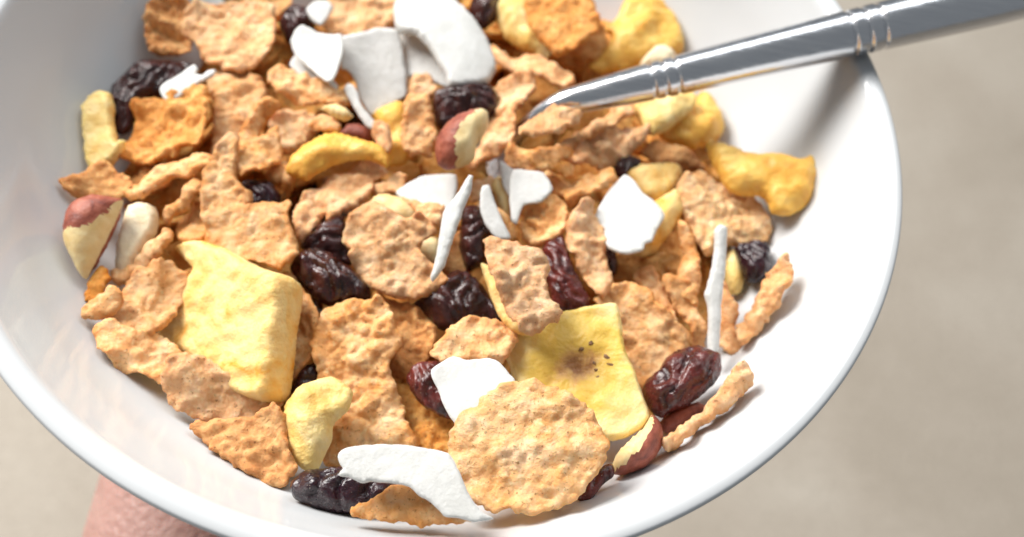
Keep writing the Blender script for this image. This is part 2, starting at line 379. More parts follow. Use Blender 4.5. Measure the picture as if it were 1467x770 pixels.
def build_piece(layer, idx, kind, label, out_px, tilt, kw):
    seed = idx*3 + 5; rs = np.random.RandomState(seed)
    if tilt is None: tilt = (rs.uniform(-0.3, 0.3), 0.62 + rs.uniform(-0.25, 0.25))
    if kind == 'flake' and layer <= 3:
        j_ = kw.get('jit', 0.30 if abs(tilt[0]) < 0.3 else 0.10); tilt = (tilt[0]+rs.uniform(-j_, j_), tilt[1]+rs.uniform(-j_, j_*0.7))
    nn = c_r*tilt[0] + c_u*tilt[1] - c_d; nn /= np.linalg.norm(nn)
    cen = out_px.mean(0)
    base = on_heap(cen, (6.5 if layer < 2 else 5.0) - kw.get('up', 0.0))[0]
    th = kw.get('thick', {'flake': 1.5, 'raisin': 5.0, 'coconut': 0.6, 'apple': 6.0, 'mango': 4.0, 'banana': 3.0, 'nut': 5.0}[kind])
    # stack: bring the piece towards the lens until it lies on what is already there
    mk = in_poly(gp, out_px); idxs = np.nonzero(mk)[0]
    half = th*0.5 if kind in ('flake', 'coconut', 'banana') else th*0.35
    front = {'flake': th*0.5+0.5, 'coconut': th*0.5, 'banana': th*0.5}.get(kind, th*0.55)
    if kw.get('slab'): half = th*0.5; front = 0.5
    rc = rays(cen)[0]
    if len(idxs):
        zp = (nn @ (base-c_o))/(gr[idxs] @ nn)
        diff = zp + half - buf[idxs]
        diff = diff[buf[idxs] < 1e8]
        sh = np.percentile(diff, kw.get('pct', 96 if kind in ('coconut', 'banana') else 88)) if len(diff) else 0
        sh = min(max(sh, 0.0), kw.get('maxsh', 22.0))
        base = base - rc*(sh + kw.get('add', 0.0) + 0.8*layer)
        zp = (nn @ (base-c_o))/(gr[idxs] @ nn)
        buf[idxs] = np.minimum(buf[idxs], zp - front)
    e1 = c_r - nn*(c_r@nn); e1 /= np.linalg.norm(e1); e2 = np.cross(nn, e1)
    def to_uv(p):
        rr = rays(p); t = (nn@(base-c_o))/(rr@nn); q = c_o + rr*t[:, None] - base
        return np.column_stack([q@e1, q@e2])
    uv = to_uv(out_px)
    step = kw.get('step', {'flake': 0.33, 'raisin': 0.40, 'coconut': 0.5, 'apple': 0.45, 'mango': 0.5, 'banana': 0.5, 'nut': 0.45}[kind])
    ol = resample(uv, step*0.9)
    # ragged edge
    tg = np.roll(ol, -1, 0)-np.roll(ol, 1, 0); tg /= np.linalg.norm(tg, axis=1)[:, None]+1e-9
    nr = np.column_stack([tg[:, 1], -tg[:, 0]])
    rag = kw.get('rag', {'flake': 0.42, 'raisin': 0.16, 'coconut': 0.10, 'apple': 0.14, 'mango': 0.16, 'banana': 0.16, 'nut': 0.07}[kind])
    ol = ol + nr*(rag*(pn(uv3(ol), 1.8, seed) + 0.8*pn(uv3(ol), 0.75, seed+3)))[:, None]
    V_, T_, bord, be, dist, und = fill(ol, step, seed)
    u3 = uv3(V_, seed*1.7); size = max(np.ptp(V_, axis=0).max(), 1)
    small = min(1.0, np.ptp(V_, axis=0).min()/9.0)
    if kind in ('flake', 'coconut', 'banana'):
        w = {'flake': 0.75, 'coconut': 0.3, 'banana': 0.7}[kind]
        edge = np.sqrt(np.clip(1-(1-np.clip(dist/w, 0, 1))**2, 0, 1))
        ang = kw.get('cang', rs.uniform(0, 3.14)); cu = kw.get('curl', rs.uniform(-0.022, 0.032) if kind == 'flake' else rs.uniform(-0.008, 0.012) if kind == 'coconut' else 0.002)
        ax = V_ @ np.array([math.cos(ang), math.sin(ang)]); ay = V_ @ np.array([-math.sin(ang), math.cos(ang)])
        mid = cu*(ax*ax) + 0.35*cu*(ay*ay)
        mid = np.clip(mid, -4, 4)
        if kind == 'flake':
            amp = kw.get('bumps', 1.0)*rs.uniform(0.75, 1.15)
            low = kw.get('low', 1.0)*0.6
            lo_, hi_ = V_.min(0), V_.max(0); nb_ = int((hi_-lo_).prod()/3.2)
            bc = rs.uniform(lo_, hi_, (nb_, 2)); br = rs.uniform(0.55, 1.0, nb_) + np.where(rs.uniform(size=nb_) > 0.82, rs.uniform(0.4, 1.3, nb_), 0); bh = br*rs.uniform(0.16, 0.42, nb_)
            wq = V_ + 0.35*np.column_stack([pn(u3, 1.0, 31), pn(u3, 1.0, 33)])
            d2 = np.maximum(0, 1-((wq[:, None]-bc[None])**2).sum(2)/br[None]**2)
            blis = (np.sqrt(d2)*bh[None]).max(1) if nb_ else 0*dist
            mk_ = np.clip(0.5+1.6*pn(u3, 6.5, 20), 0, 1); mk2 = np.clip(0.55+1.8*pn(u3, 5.0, 23), 0.1, 1)
            mid = mid + small*(1.8*low*pn(u3, 8.5, 2) + 0.82*amp*(low*(1.9+rs.uniform(0, 1.2))*np.clip(pn(u3, rs.uniform(3.6, 5.6), 4)+0.04, 0, 0.55)*1.5 + rs.uniform(0.6, 1.1)*(2.1-1.1*low)*(0.25+0.75*mk_)*np.abs(pn(u3, rs.uniform(1.7, 2.5), 6))*1.2)
                               + 1.15*amp*blis + amp*(0.26*mk2*pn(u3, 1.15, 8) + 0.22*mk2*np.abs(pn(u3, 0.8, 14))) + np.exp(-dist/1.3)*1.5*pn(u3, 3.4, 12))
            tt = th*(0.85 + 0.5*pn(u3, 2.5, 9))*edge
        elif kind == 'coconut':
            mid = mid + small*(0.5*pn(u3, 9, 2) + 0.05*pn(u3, 1.2, 4)); tt = th*edge
        else:
            mid = mid + 0.4*pn(u3, 6, 2) + 0.18*pn(u3, 1.6, 4) - 0.6*np.exp(-(V_**2).sum(1)/5.0); tt = th*edge*(0.9+0.25*pn(u3, 3, 5))
        top = mid + tt*0.5; bot = mid - tt*0.5
        minb = {'flake': 0.22, 'coconut': 0.5, 'banana': 0.6}[kind]
        sel = tt < minb; top[sel] = mid[sel] + minb*0.5; bot[sel] = mid[sel] - minb*0.5
    elif kw.get('slab'):
        edge = np.sqrt(np.clip(1-(1-np.clip(dist/1.3, 0, 1))**2, 0, 1))
        ribs = 0.75*pn(np.column_stack([V_[:, 0]*0.3+V_[:, 1]*0.25, V_[:, 1]-0.25*V_[:, 0], V_[:, 0]*0]), 2.6, seed)
        top = -1.1 + 1.1*edge + 0.5*pn(u3, 7, 2) + 0.55*ribs + 0.28*pn(u3, 2.0, 4) + 0.12*pn(u3, 0.9, 5)
        bot = -th + 0.8 - 0.8*edge + 0.3*pn(u3, 4, 7)
    else:
        ph = inflate(V_, bord, und, step)
        k = th/max(ph.max(), 1e-6); k = min(k, 2.4)
        prof_ = ph*k
        if kind == 'raisin':
            q = np.column_stack([V_[:, 0]*0.55+V_[:, 1]*0.25, V_[:, 1]-V_[:, 0]*0.3, prof_*0.6])
            an = rs.uniform(0, 3.14); wv = V_ @ np.array([math.cos(an), math.sin(an)])
            wr = np.abs(np.sin(wv*1.15 + 4.2*pn(u3, 4.2, seed))); wr2 = np.abs(np.sin(wv*2.3 + 5.5*pn(u3, 2.6, seed+2)))
            msk = np.clip(dist/1.2, 0, 1)
            top = prof_*(0.62 + 0.18*pn(u3, 4, 2)) - msk*(1.0*(1-wr)**2 + 0.24*(1-wr2)**2) + msk*0.7*pn(u3, 3.0, 5)
            bot = -prof_*0.45
        elif kind == 'nut':
            fl_ = kw.get('flat', 0.62)
            top = np.minimum(prof_*0.75, th*fl_ + 0.08*prof_) + 0.12*pn(u3, 2.2, 4)*np.clip(dist, 0, 1); bot = -prof_*0.5
        else:
            msk = np.clip(dist/1.0, 0, 1)
            top = prof_*(0.62 + 0.25*pn(u3, 5, 2)) + msk*(0.9*pn(u3, 3.6, 4) - 0.35*np.abs(pn(u3, 1.8, 6)) + 0.14*pn(u3, 0.9, 8)); bot = -prof_*0.42 + 0.3*msk*pn(u3, 3, 9)
            bot = np.minimum(bot, top-0.2)
    n_ = len(V_)
    if kind in ('flake', 'coconut', 'banana') or kw.get('slab'):
        VV = [np.column_stack([V_, top]), np.column_stack([V_, bot])]
        FF = [tuple(t) for t in T_] + [(t[2]+n_, t[1]+n_, t[0]+n_) for t in T_]
        if kw.get('slab'):
            bl = sorted({e[0] for e in be} | {e[1] for e in be}); rings = max(2, int(th/0.8)); mp = {}
            last = {v: v for v in bl}; cnt = 2*n_
            cn = V_.mean(0)
            for r_ in range(1, rings+1):
                cur = {}
                if r_ == rings: cur = {v: v+n_ for v in bl}
                else:
                    f_ = r_/rings; rows = []
                    for v in bl:
                        z_ = top[v]*(1-f_)+bot[v]*f_; o_ = V_[v] + (V_[v]-cn)/np.linalg.norm(V_[v]-cn)*0.4*math.sin(math.pi*f_)
                        rows.append((o_[0], o_[1], z_)); cur[v] = cnt; cnt += 1
                    rows = np.array(rows); rows[:, :2] += 0.22*np.column_stack([pn(rows, 1.7, seed), pn(rows, 1.7, seed+4)])
                    VV.append(rows)
                for a_, b_ in be: FF.append((b_, a_, 0, 0)[:0] or (last[b_], last[a_], cur[a_], cur[b_]))
                last = cur
        else:
            for a_, b_ in be: FF.append((b_, a_, a_+n_, b_+n_))
        VV = np.concatenate(VV)
    else:
        idb = np.arange(n_) + n_; ii = np.nonzero(~bord)[0]
        idb[ii] = n_ + np.arange(len(ii)); idb[bord] = np.nonzero(bord)[0]
        top[bord] = 0
        VV = np.concatenate([np.column_stack([V_, top]), np.column_stack([V_[ii], bot[ii]])])
        FF = [tuple(t) for t in T_] + [(idb[t[2]], idb[t[1]], idb[t[0]]) for t in T_ if not (bord[t[0]] and bord[t[1]] and bord[t[2]])]
    edge_at = np.exp(-dist/0.9)
    mw = Matrix(((e1[0], e2[0], nn[0], base[0]*MM), (e1[1], e2[1], nn[1], base[1]*MM), (e1[2], e2[2], nn[2], base[2]*MM+ZB), (0, 0, 0, 1)))
    nm, cat = NAMES[kind]; nm = kw.get('name', nm); cat = kw.get('cat', cat)
    material = M[kw.get('mat', {'flake': 'flake', 'raisin': 'raisin', 'coconut': 'coconut', 'apple': 'apple', 'mango': 'mango', 'banana': 'banana', 'nut': 'nut_flesh'}[kind])]
    if 'skin' in kw:
        root = link(bpy.data.objects.new(nm, None)); root.empty_display_size = 0.004; root.matrix_world = mw
        sp = to_uv(px(kw['skin'][0], kw['skin'][1]))
        cent = np.array([VV[list(f)].mean(0) for f in FF]); ins = in_poly(cent[:, :2] + np.column_stack([0.45*pn(cent, 1.8, seed)+0.12*pn(cent, 0.6, seed), 0.4*pn(cent, 1.8, seed+5)]), sp)
        isb = np.arange(len(FF)) >= len(T_); sk = ins | isb
        for part, keep, mt in (('kernel', ~sk, material), ('skin', sk, M['nut_skin'])):
            used = sorted({int(v) for f, k_ in zip(FF, keep) if k_ for v in f})
            if not used: continue
            rm = {v: i for i, v in enumerate(used)}
            mesh_obj(part, VV[used]*MM, [tuple(rm[int(v)] for v in f) for f, k_ in zip(FF, keep) if k_], mt, root)
        o = root
    else:
        o = mesh_obj(nm, VV*MM, FF, material); o.matrix_world = mw
        if kind in ('flake', 'coconut'):
            at_ = o.data.attributes.new('edge', 'FLOAT', 'POINT'); at_.data.foreach_set('value', np.concatenate([edge_at, edge_at]).astype(np.float32))
        if 'seeds' in kw:
            ring = to_uv(px(kw['seeds'][0], kw['seeds'][1]))
            for k, (a, b) in enumerate(ring):
                i = np.argmin(((V_-np.array([a, b]))**2).sum(1)); r1 = rs.uniform(0.18, 0.5)
                bm = bmesh.new(); bmesh.ops.create_icosphere(bm, subdivisions=2, radius=1)
                for v in bm.verts:
                    d_ = 1 + 0.25*math.sin(v.co.x*3+k)+0.2*math.sin(v.co.y*4+2*k)
                    v.co = Vector((v.co.x*r1*d_*1.3, v.co.y*r1*d_*0.8, v.co.z*0.12))*MM
                me = bpy.data.meshes.new('seed'); bm.to_mesh(me); bm.free(); me.materials.append(M['seed'])
                me.polygons.foreach_set('use_smooth', [True]*len(me.polygons))
                s_ = link(bpy.data.objects.new('seed', me), o); s_.location = (a*MM, b*MM, (top[i]-0.06)*MM); s_.rotation_euler = (0, 0, rs.uniform(0, 3))
    tag(o, label, cat, kw.get('group'))
    return o

# ------------------------------------------------------------------ the cereal, piece by piece (outline, layer from the bottom up, tilt)
D = dict
# --- far left and top left
piece('banana', 0, 'pale yellow banana slice standing upright against the shaded left bowl wall', '1', [(200,540),(230,470),(280,440),(330,450),(345,500),(340,560),(350,640),(370,690),(400,680),(380,740),(320,800),(250,835),(215,760)], (-.2,.3), mat='apple_pale', name='banana_chip')
piece('raisin', 1, 'big dark raisin in shadow under the forked coconut shred, upper left', '1', [(335,420),(380,380),(440,320),(500,305),(600,300),(690,300),(750,330),(720,370),(640,430),(560,470),(520,500),(460,560),(430,620),(380,650),(330,610),(315,540),(335,480)], (.1,.5))
piece('flake', 0, 'toasted flake cut by the top edge, right of the round upper left flake', '1', [(880,-60),(1040,-80),(1200,-60),(1215,30),(1150,90),(1040,70),(900,50)], (0,.5))
piece('coconut', 1, 'small white coconut chip at the top edge behind the round upper left flake', '1', [(725,70),(755,10),(800,-20),(850,-10),(885,35),(830,80),(770,90)], (0,.4))
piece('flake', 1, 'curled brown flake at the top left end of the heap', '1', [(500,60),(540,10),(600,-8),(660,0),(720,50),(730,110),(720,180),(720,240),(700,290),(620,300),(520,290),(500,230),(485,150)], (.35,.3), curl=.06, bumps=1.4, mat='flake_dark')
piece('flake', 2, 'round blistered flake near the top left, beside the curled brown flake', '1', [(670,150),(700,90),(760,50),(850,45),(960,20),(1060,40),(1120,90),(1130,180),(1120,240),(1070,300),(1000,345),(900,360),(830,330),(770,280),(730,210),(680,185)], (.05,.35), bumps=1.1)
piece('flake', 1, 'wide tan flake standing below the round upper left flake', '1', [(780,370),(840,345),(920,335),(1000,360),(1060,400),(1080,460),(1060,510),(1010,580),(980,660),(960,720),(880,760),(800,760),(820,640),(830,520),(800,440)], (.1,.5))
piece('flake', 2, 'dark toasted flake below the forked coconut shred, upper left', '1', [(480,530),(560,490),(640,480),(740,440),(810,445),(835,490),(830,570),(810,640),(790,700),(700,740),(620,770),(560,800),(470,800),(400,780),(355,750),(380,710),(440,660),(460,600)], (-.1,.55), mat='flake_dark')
piece('coconut', 3, 'small forked white coconut shred lying over the dark upper left raisin', '1', [(565,430),(590,400),(660,360),(710,325),(735,315),(750,335),(735,355),(770,365),(800,345),(835,345),(820,370),(760,395),(700,430),(640,475),(600,480),(575,460)], (0,.5), name='coconut_shred', curl=.01)
piece('flake', 2, 'narrow orange flake on edge left of the pale cream puffed flake', '1', [(1035,485),(1110,480),(1130,515),(1070,610),(1010,700),(950,760),(935,720),(955,620)], (.4,.1))
# --- top middle
piece('raisin', 1, 'dark raisin left of the small coconut square at the top', '2', [(135,110),(160,60),(210,40),(270,50),(310,90),(300,150),(240,170),(210,210),(165,200),(140,150)], (0,.5))
piece('flake', 1, 'broad tan flake at the top edge behind the heaped coconut chips', '2', [(360,60),(390,-50),(540,-80),(700,-50),(740,40),(720,110),(640,170),(480,200),(400,190),(330,130)], (0,.4))
piece('coconut', 2, 'small white coconut square at the top beside a dark raisin', '2', [(265,50),(310,10),(370,10),(392,40),(370,80),(335,125),(290,100)], (.1,.4))
piece('coconut', 2, 'greyish coconut strip tucked under the left chip of the coconut heap', '2', [(185,310),(215,270),(290,300),(380,380),(420,420),(380,440),(300,415),(220,355)], (.2,.7))
piece('coconut', 3, 'broad white coconut chip hanging down the middle of the coconut heap', '2', [(400,190),(470,175),(540,160),(600,140),(660,145),(705,160),(725,260),(742,360),(742,460),(690,495),(620,530),(590,560),(560,540),(520,470),(505,420),(495,380),(460,340),(430,330),(430,240)], (.2,.25), curl=.008)
piece('coconut', 4, 'left white coconut chip with a pointed lower end in the coconut heap', '2', [(195,210),(225,160),(260,140),(320,165),(400,175),(437,180),(442,250),(422,330),(402,400),(380,415),(330,380),(270,320),(215,270)], (-.2,.5), curl=.02)
piece('coconut', 3, 'white coconut chip half under the large coconut arc', '2', [(695,150),(760,160),(840,190),(920,260),(980,320),(1000,380),(945,420),(890,400),(830,370),(780,365),(735,370),(720,260)], (-.1,.35))
piece('coconut', 4, 'large thick white coconut arc curving at the top centre', '2', [(695,-40),(690,90),(720,130),(790,160),(850,220),(900,300),(935,360),(950,405),(1000,412),(1080,400),(1140,375),(1178,310),(1168,240),(1125,150),(1065,70),(980,-20),(860,-60)], (.15,.5), thick=2.2, curl=-.028, cang=.4)
piece('flake', 2, 'folded flake under the left tip of the coconut heap', '2', [(80,380),(130,330),(180,330),(240,370),(310,400),(370,420),(440,450),(490,500),(470,540),(380,530),(320,505),(260,520),(200,490),(130,470),(85,420)], (-.1,.75), curl=.02)
piece('nut', 3, 'small greenish nut chip beside the bent coconut shred', '2', [(335,520),(400,505),(460,530),(490,560),(450,580),(390,560)], (0,.6), thick=2, mat='nut_flesh')
piece('flake', 1, 'pale cream puffed flake behind the yellow mango strip', '2', [(90,610),(130,560),(200,540),(300,550),(320,590),(290,650),(260,700),(190,750),(140,745),(115,680)], (0,.6), mat='flake_pale', thick=3)
piece('flake', 3, 'small orange flake chip on the pale cream puffed flake', '2', [(285,590),(330,555),(400,570),(430,600),(420,640),(350,635),(295,620)], (0,.6))
piece('nut', 1, 'dark red skinned nut end behind the yellow mango strip', '2', [(425,640),(480,600),(540,610),(585,630),(580,680),(500,690),(430,670)], (0,.6), mat='nut_skin', thick=2.5)
piece('coconut', 4, 'bent white coconut shred hanging left of the broad coconut chip', '2', [(447,430),(465,408),(490,415),(510,450),(530,510),(570,560),(602,600),(592,628),(550,605),(510,550),(470,480)], (0,.3), name='coconut_shred', curl=.0)
piece('mango', 1, 'yellow orange dried fruit under the broad coconut chip', '2', [(580,550),(640,510),(700,490),(740,500),(750,560),(760,640),(780,720),(740,790),(660,800),(640,740),(630,640),(590,590)], (0,.5), thick=3)
piece('flake', 2, 'tiny flake corner right of the yellow mango strip', '2', [(580,650),(605,605),(665,605),(677,680),(650,735),(610,720)], (-.2,.5))
piece('flake', 1, 'shaded flake corner under the coconut heap, left of the glossy top raisin', '2', [(740,385),(800,365),(880,400),(900,460),(840,490),(750,480)], (0,.6))
piece('flake', 3, 'upright ragged flake between the broad coconut chip and the glossy top raisin', '2', [(725,560),(735,480),(770,445),(830,455),(860,480),(870,560),(890,640),(880,720),(860,760),(800,740),(765,760),(735,720),(720,640)], (.35,.2), curl=-.02)
piece('raisin', 3, 'glossy wrinkled raisin just below the large coconut arc', '2', [(868,490),(885,440),(940,430),(990,400),(1060,393),(1120,408),(1170,440),(1185,490),(1172,540),(1120,570),(1020,600),(950,620),(900,625),(882,570)], (0,.5), thick=6)
piece('nut', 4, 'halved hazelnut with red skin leaning against the glossy top raisin', '2', [(880,730),(890,660),(930,600),(980,560),(1040,540),(1100,530),(1135,550),(1135,610),(1110,660),(1080,700),(1070,760),(1040,790),(960,815),(900,795)], (.25,.3), thick=6.5,
      skin=('2', [(1150,500),(1105,545),(1040,580),(985,640),(960,700),(965,770),(985,840),(840,840),(840,620),(960,500)]))
piece('flake', 2, 'long ragged flake running down right of the halved hazelnut', '3', [(90,480),(130,420),(230,360),(300,370),(310,430),(260,490),(215,560),(220,620),(200,680),(140,740),(60,790),(10,830),(-30,810),(0,740),(40,690),(60,600)], (-.35,.45), curl=.02)
# --- top right
piece('raisin', 1, 'dark raisin cut by the top edge right of the coconut arc', '3', [(-30,60),(0,-20),(40,-60),(120,-50),(120,40),(90,110),(50,140),(10,130)], (0,.5))
piece('apple', 1, 'pale yellow apple wedge at the top edge beside the round brown flake', '3', [(95,90),(120,20),(160,-40),(260,-60),(300,60),(310,140),(340,200),(370,250),(350,285),(290,270),(220,240),(150,190)], (-.2,.4), mat='apple_pale', thick=5)
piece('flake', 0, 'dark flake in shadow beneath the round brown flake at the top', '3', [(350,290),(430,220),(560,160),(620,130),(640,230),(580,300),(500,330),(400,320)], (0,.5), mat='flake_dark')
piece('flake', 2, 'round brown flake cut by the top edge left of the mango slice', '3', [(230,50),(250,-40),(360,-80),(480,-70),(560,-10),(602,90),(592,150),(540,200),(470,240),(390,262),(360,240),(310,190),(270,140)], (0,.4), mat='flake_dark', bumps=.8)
piece('mango', 1, 'large orange mango slice behind the spoon at the top', '3', [(550,330),(570,280),(640,210),(650,170),(620,150),(680,90),(710,20),(740,-15),(880,-10),(930,40),(980,120),(1002,200),(995,250),(950,270),(880,290),(800,310),(700,340),(600,350)], (.2,.35), thick=4.5)
piece('nut', 2, 'pale nut tip showing just above the spoon handle', '3', [(790,320),(840,250),(900,218),(965,260),(940,330)], (0,.4), mat='nut_pale', thick=3)
piece('flake', 1, 'flat tan flake left of the spoon tip', '3', [(70,200),(110,210),(160,270),(240,270),(330,290),(420,330),(480,350),(470,390),(410,420),(350,395),(280,370),(220,375),(140,340),(100,300)], (0,.75))
piece('mango', 1, 'pale yellow fruit piece just below the spoon handle', '3', [(750,480),(880,440),(1000,430),(1070,460),(1040,530),(960,600),(900,640),(840,650),(790,590)], (0,.6), mat='apple_pale', thick=3.5)
piece('mango', 0, 'rounded orange dried fruit below the spoon by the right bowl wall', '3', [(880,650),(940,560),(1020,500),(1090,440),(1140,470),(1185,550),(1198,610),(1170,670),(1100,700),(1040,718),(960,700)], (.2,.5), thick=5)
piece('flake', 1, 'dark brown flake behind the yellow fruit and below the spoon', '3', [(790,740),(850,670),(940,690),(1010,715),(1070,760),(1100,810),(1000,820),(880,810)], (0,.6), mat='flake_dark')
piece('flake', 2, 'pointed flake at the spoon tip', '3', [(215,600),(260,580),(320,540),(370,505),(430,515),(480,530),(520,550),(500,600),(440,630),(350,650),(270,660),(215,640)], (0,.7), curl=-.02)
piece('flake', 1, 'broad orange flake under the ridged flake below the spoon', '6', [(100,110),(150,60),(230,20),(330,-30),(480,-10),(560,-5),(540,40),(480,90),(400,130),(320,150),(230,160),(170,150)], (.1,.8), curl=.03)
piece('flake', 2, 'long ridged flake slanting up to the spoon handle', '3', [(410,690),(480,640),(560,590),(640,550),(700,510),(740,490),(765,520),(760,560),(700,600),(600,640),(530,680),(470,720),(420,715)], (-.1,.85))
piece('flake', 2, 'small square flake with a pale edge left of the knobbly flake', '5', [(1080,110),(1095,25),(1160,40),(1240,75),(1270,150),(1190,165),(1100,135)], (0,.6))
piece('flake', 3, 'knobbly narrow flake beneath the long ridged flake', '6', [(-20,70),(80,40),(150,30),(205,60),(200,90),(150,112),(205,140),(210,175),(170,190),(110,160),(50,150),(0,120)], (0,.7), bumps=1.3)
# --- right side
piece('mango', 2, 'long orange mango strip resting on the right bowl wall', '6', [(840,30),(860,0),(920,20),(1000,55),(1080,75),(1180,80),(1280,95),(1340,75),(1362,120),(1367,200),(1340,290),(1290,340),(1210,367),(1150,352),(1130,300),(1100,270),(1000,270),(940,240),(890,160),(855,90)], (0,.45), thick=5.5, pct=75)
piece('raisin', 1, 'small black raisin behind the square coconut chip', '6', [(385,160),(410,110),(470,85),(530,95),(520,150),(450,190)], (0,.5), thick=3)
piece('mango', 2, 'yellow mango cube top behind the square coconut chip', '6', [(460,165),(530,130),(700,122),(728,160),(705,220),(650,265),(590,300),(520,260)], (0,.6), thick=3.5, mat='apple')
piece('mango', 2, 'yellow mango cube side below the square coconut chip', '6', [(560,320),(650,260),(700,235),(725,330),(705,400),(655,480),(600,540),(540,567),(480,540),(500,440)], (.2,.3), thick=4, mat='apple')
piece('coconut', 4, 'square white coconut chip with torn lower edge, right of centre', '6', [(310,360),(350,280),(400,210),(450,165),(490,190),(540,260),(600,310),(640,365),(600,430),(580,480),(545,490),(540,520),(460,545),(370,515),(350,450),(335,400)], (-.1,.6), curl=-.006)
piece('flake', 3, 'wavy flake left of the square coconut chip', '6', [(40,185),(80,165),(130,190),(190,210),(270,180),(340,155),(390,150),(415,190),(380,240),(320,270),(250,290),(190,330),(160,290),(110,250),(60,220)], (0,.7), bumps=1.1)
piece('flake', 3, 'large bumpy flake at right beneath the long mango strip', '6', [(700,220),(730,170),(800,145),(860,160),(900,200),(950,235),(1030,265),(1080,300),(1110,360),(1150,440),(1130,470),(1115,510),(1060,520),(980,500),(930,520),(850,550),(810,510),(780,450),(740,380),(715,330)], (.05,.55), mat='flake_pale', bumps=1.2, curl=-.008)
piece('raisin', 1, 'blue black raisin by the right bowl wall', '6', [(975,520),(1040,490),(1130,490),(1150,560),(1148,640),(1100,682),(1040,680),(1000,620)], (0,.5), mat='raisin_blue')
piece('nut', 1, 'pale yellow fruit sliver between coconut stick and blue black raisin', '6', [(930,550),(985,520),(1010,600),(1018,690),(1000,735),(950,740),(920,640)], (.1,.4), mat='apple_pale', thick=3)
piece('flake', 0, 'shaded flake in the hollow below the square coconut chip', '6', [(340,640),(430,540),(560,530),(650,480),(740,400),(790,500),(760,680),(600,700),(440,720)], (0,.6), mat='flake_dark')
piece('raisin', 1, 'small raisin tip under the square coconut chip', '6', [(330,510),(390,510),(420,580),(405,650),(365,640),(340,580)], (0,.5), thick=3)
piece('flake', 1, 'tall thin flake on edge below the large bumpy right flake', '6', [(715,400),(770,420),(800,520),(815,600),(812,700),(800,790),(730,760),(705,640),(725,560)], (-.5,.2))
piece('flake', 1, 'thin flake leaning behind the coconut stick on its right', '9', [(840,60),(900,150),(937,210),(932,260),(917,300),(947,370),(937,428),(890,425),(830,390),(830,250)], (-.4,.2))
piece('flake', 2, 'narrow curled flake leaning on the right bowl wall', '9', [(935,395),(945,330),(985,230),(1035,130),(1080,40),(1120,-25),(1175,-45),(1205,20),(1200,90),(1150,180),(1090,260),(1040,310),(1000,370),(960,395)], (-.55,.35), thick=2.8, pct=70, jit=.0, curl=.01)
piece('flake', 1, 'small flake peeking over the broad flake behind the banana chip', '9', [(430,50),(470,20),(520,20),(560,60),(600,150),(640,260),(610,290),(520,190),(450,110)], (.1,.5))
piece('flake', 2, 'thin standing flake left of the coconut stick', '9', [(570,60),(600,35),(650,60),(700,120),(720,200),(750,290),(780,360),(770,410),(720,400),(690,350),(650,270),(610,170)], (.45,.2))
piece('flake', 2, 'broad grainy flake behind the banana chip', '9', [(235,175),(280,130),(350,90),(420,75),(490,110),(540,170),(590,220),(640,280),(700,340),(700,390),(640,450),(580,520),(510,590),(450,620),(390,560),(350,430),(330,260),(290,220)], (-.1,.4), bumps=.8)
piece('coconut', 4, 'long white coconut stick standing near the right wall', '0', [(1024,329),(1031,322),(1041,326),(1041,350),(1039,380),(1036,410),(1033,440),(1032,470),(1030,500),(1026,510),(1014,507),(1014,470),(1014,440),(1009,422),(1013,410),(1019,385),(1023,355)], (0,.15), name='coconut_shred', thick=1.6, curl=0)
piece('raisin', 4, 'large reddish raisin at the foot of the coconut stick', '9', [(470,600),(490,550),(550,500),(590,440),(660,400),(720,388),(790,410),(840,430),(852,490),(830,550),(760,620),(680,680),(620,700),(560,735),(510,700),(480,650)], (0,.45), mat='raisin_red', thick=7)
piece('flake', 3, 'thick narrow flake lying along the lower right bowl wall', '0', [(947,640),(955,628),(976,612),(998,595),(1015,578),(1030,560),(1043,540),(1055,524),(1068,524),(1079,540),(1076,556),(1060,572),(1040,588),(1020,602),(995,622),(965,648),(952,650)], (-.1,.45), thick=4.2, pct=60, jit=.0)
piece('nut', 1, 'brown nut splinter under the large reddish raisin', 'c', [(600,170),(680,100),(800,60),(850,90),(760,160),(640,225)], (0,.5), mat='nut_skin', thick=2.5)
piece('nut', 2, 'almond piece with red brown skin at the corner of the banana chip', 'c', [(350,430),(375,340),(440,270),(510,210),(560,130),(600,150),(622,210),(620,280),(590,340),(530,400),(460,430),(400,445)], (-.1,.5), thick=5,
      skin=('c', [(560,100),(660,180),(650,300),(600,370),(530,430),(400,480),(330,460),(420,415),(480,360),(530,290),(575,200)]))
# --- centre
piece('flake', 1, 'slanted flake beneath the yellow mango strip', '5', [(70,430),(75,330),(130,270),(200,220),(280,170),(360,130),(440,110),(490,120),(525,160),(510,190),(450,210),(455,250),(420,290),(370,320),(300,370),(260,390),(230,395),(215,360),(180,430),(130,480),(100,500)], (-.15,.75), bumps=.9)
piece('mango', 3, 'curved bright yellow mango strip left of centre', '5', [(30,150),(60,80),(120,30),(200,-15),(280,-30),(360,-5),(440,15),(500,40),(527,90),(517,138),(440,104),(360,97),(270,122),(190,162),(140,197),(95,192),(40,172)], (0,.5), thick=4)
piece('flake', 1, 'knobbly flake tip right of the slanted flake', '5', [(440,240),(520,200),(580,155),(617,180),(600,225),(560,260),(470,275)], (0,.6))
piece('coconut', 2, 'half round grey white coconut chip behind the pointed coconut sliver', '5', [(560,255),(630,210),(700,175),(780,165),(850,170),(852,230),(842,290),(810,350),(740,345),(660,310),(600,290)], (0,.7), curl=-.01)
piece('flake', 2, 'thin flake edge under the half round coconut chip', '5', [(590,282),(650,290),(720,315),(795,345),(785,410),(740,430),(690,390)], (0,.5))
piece('nut', 2, 'pale nut back showing above the notched centre flake', '5', [(430,310),(460,280),(510,268),(590,288),(650,330),(690,380),(610,430),(500,400)], (0,.5), thick=3.5, mat='nut_flesh')
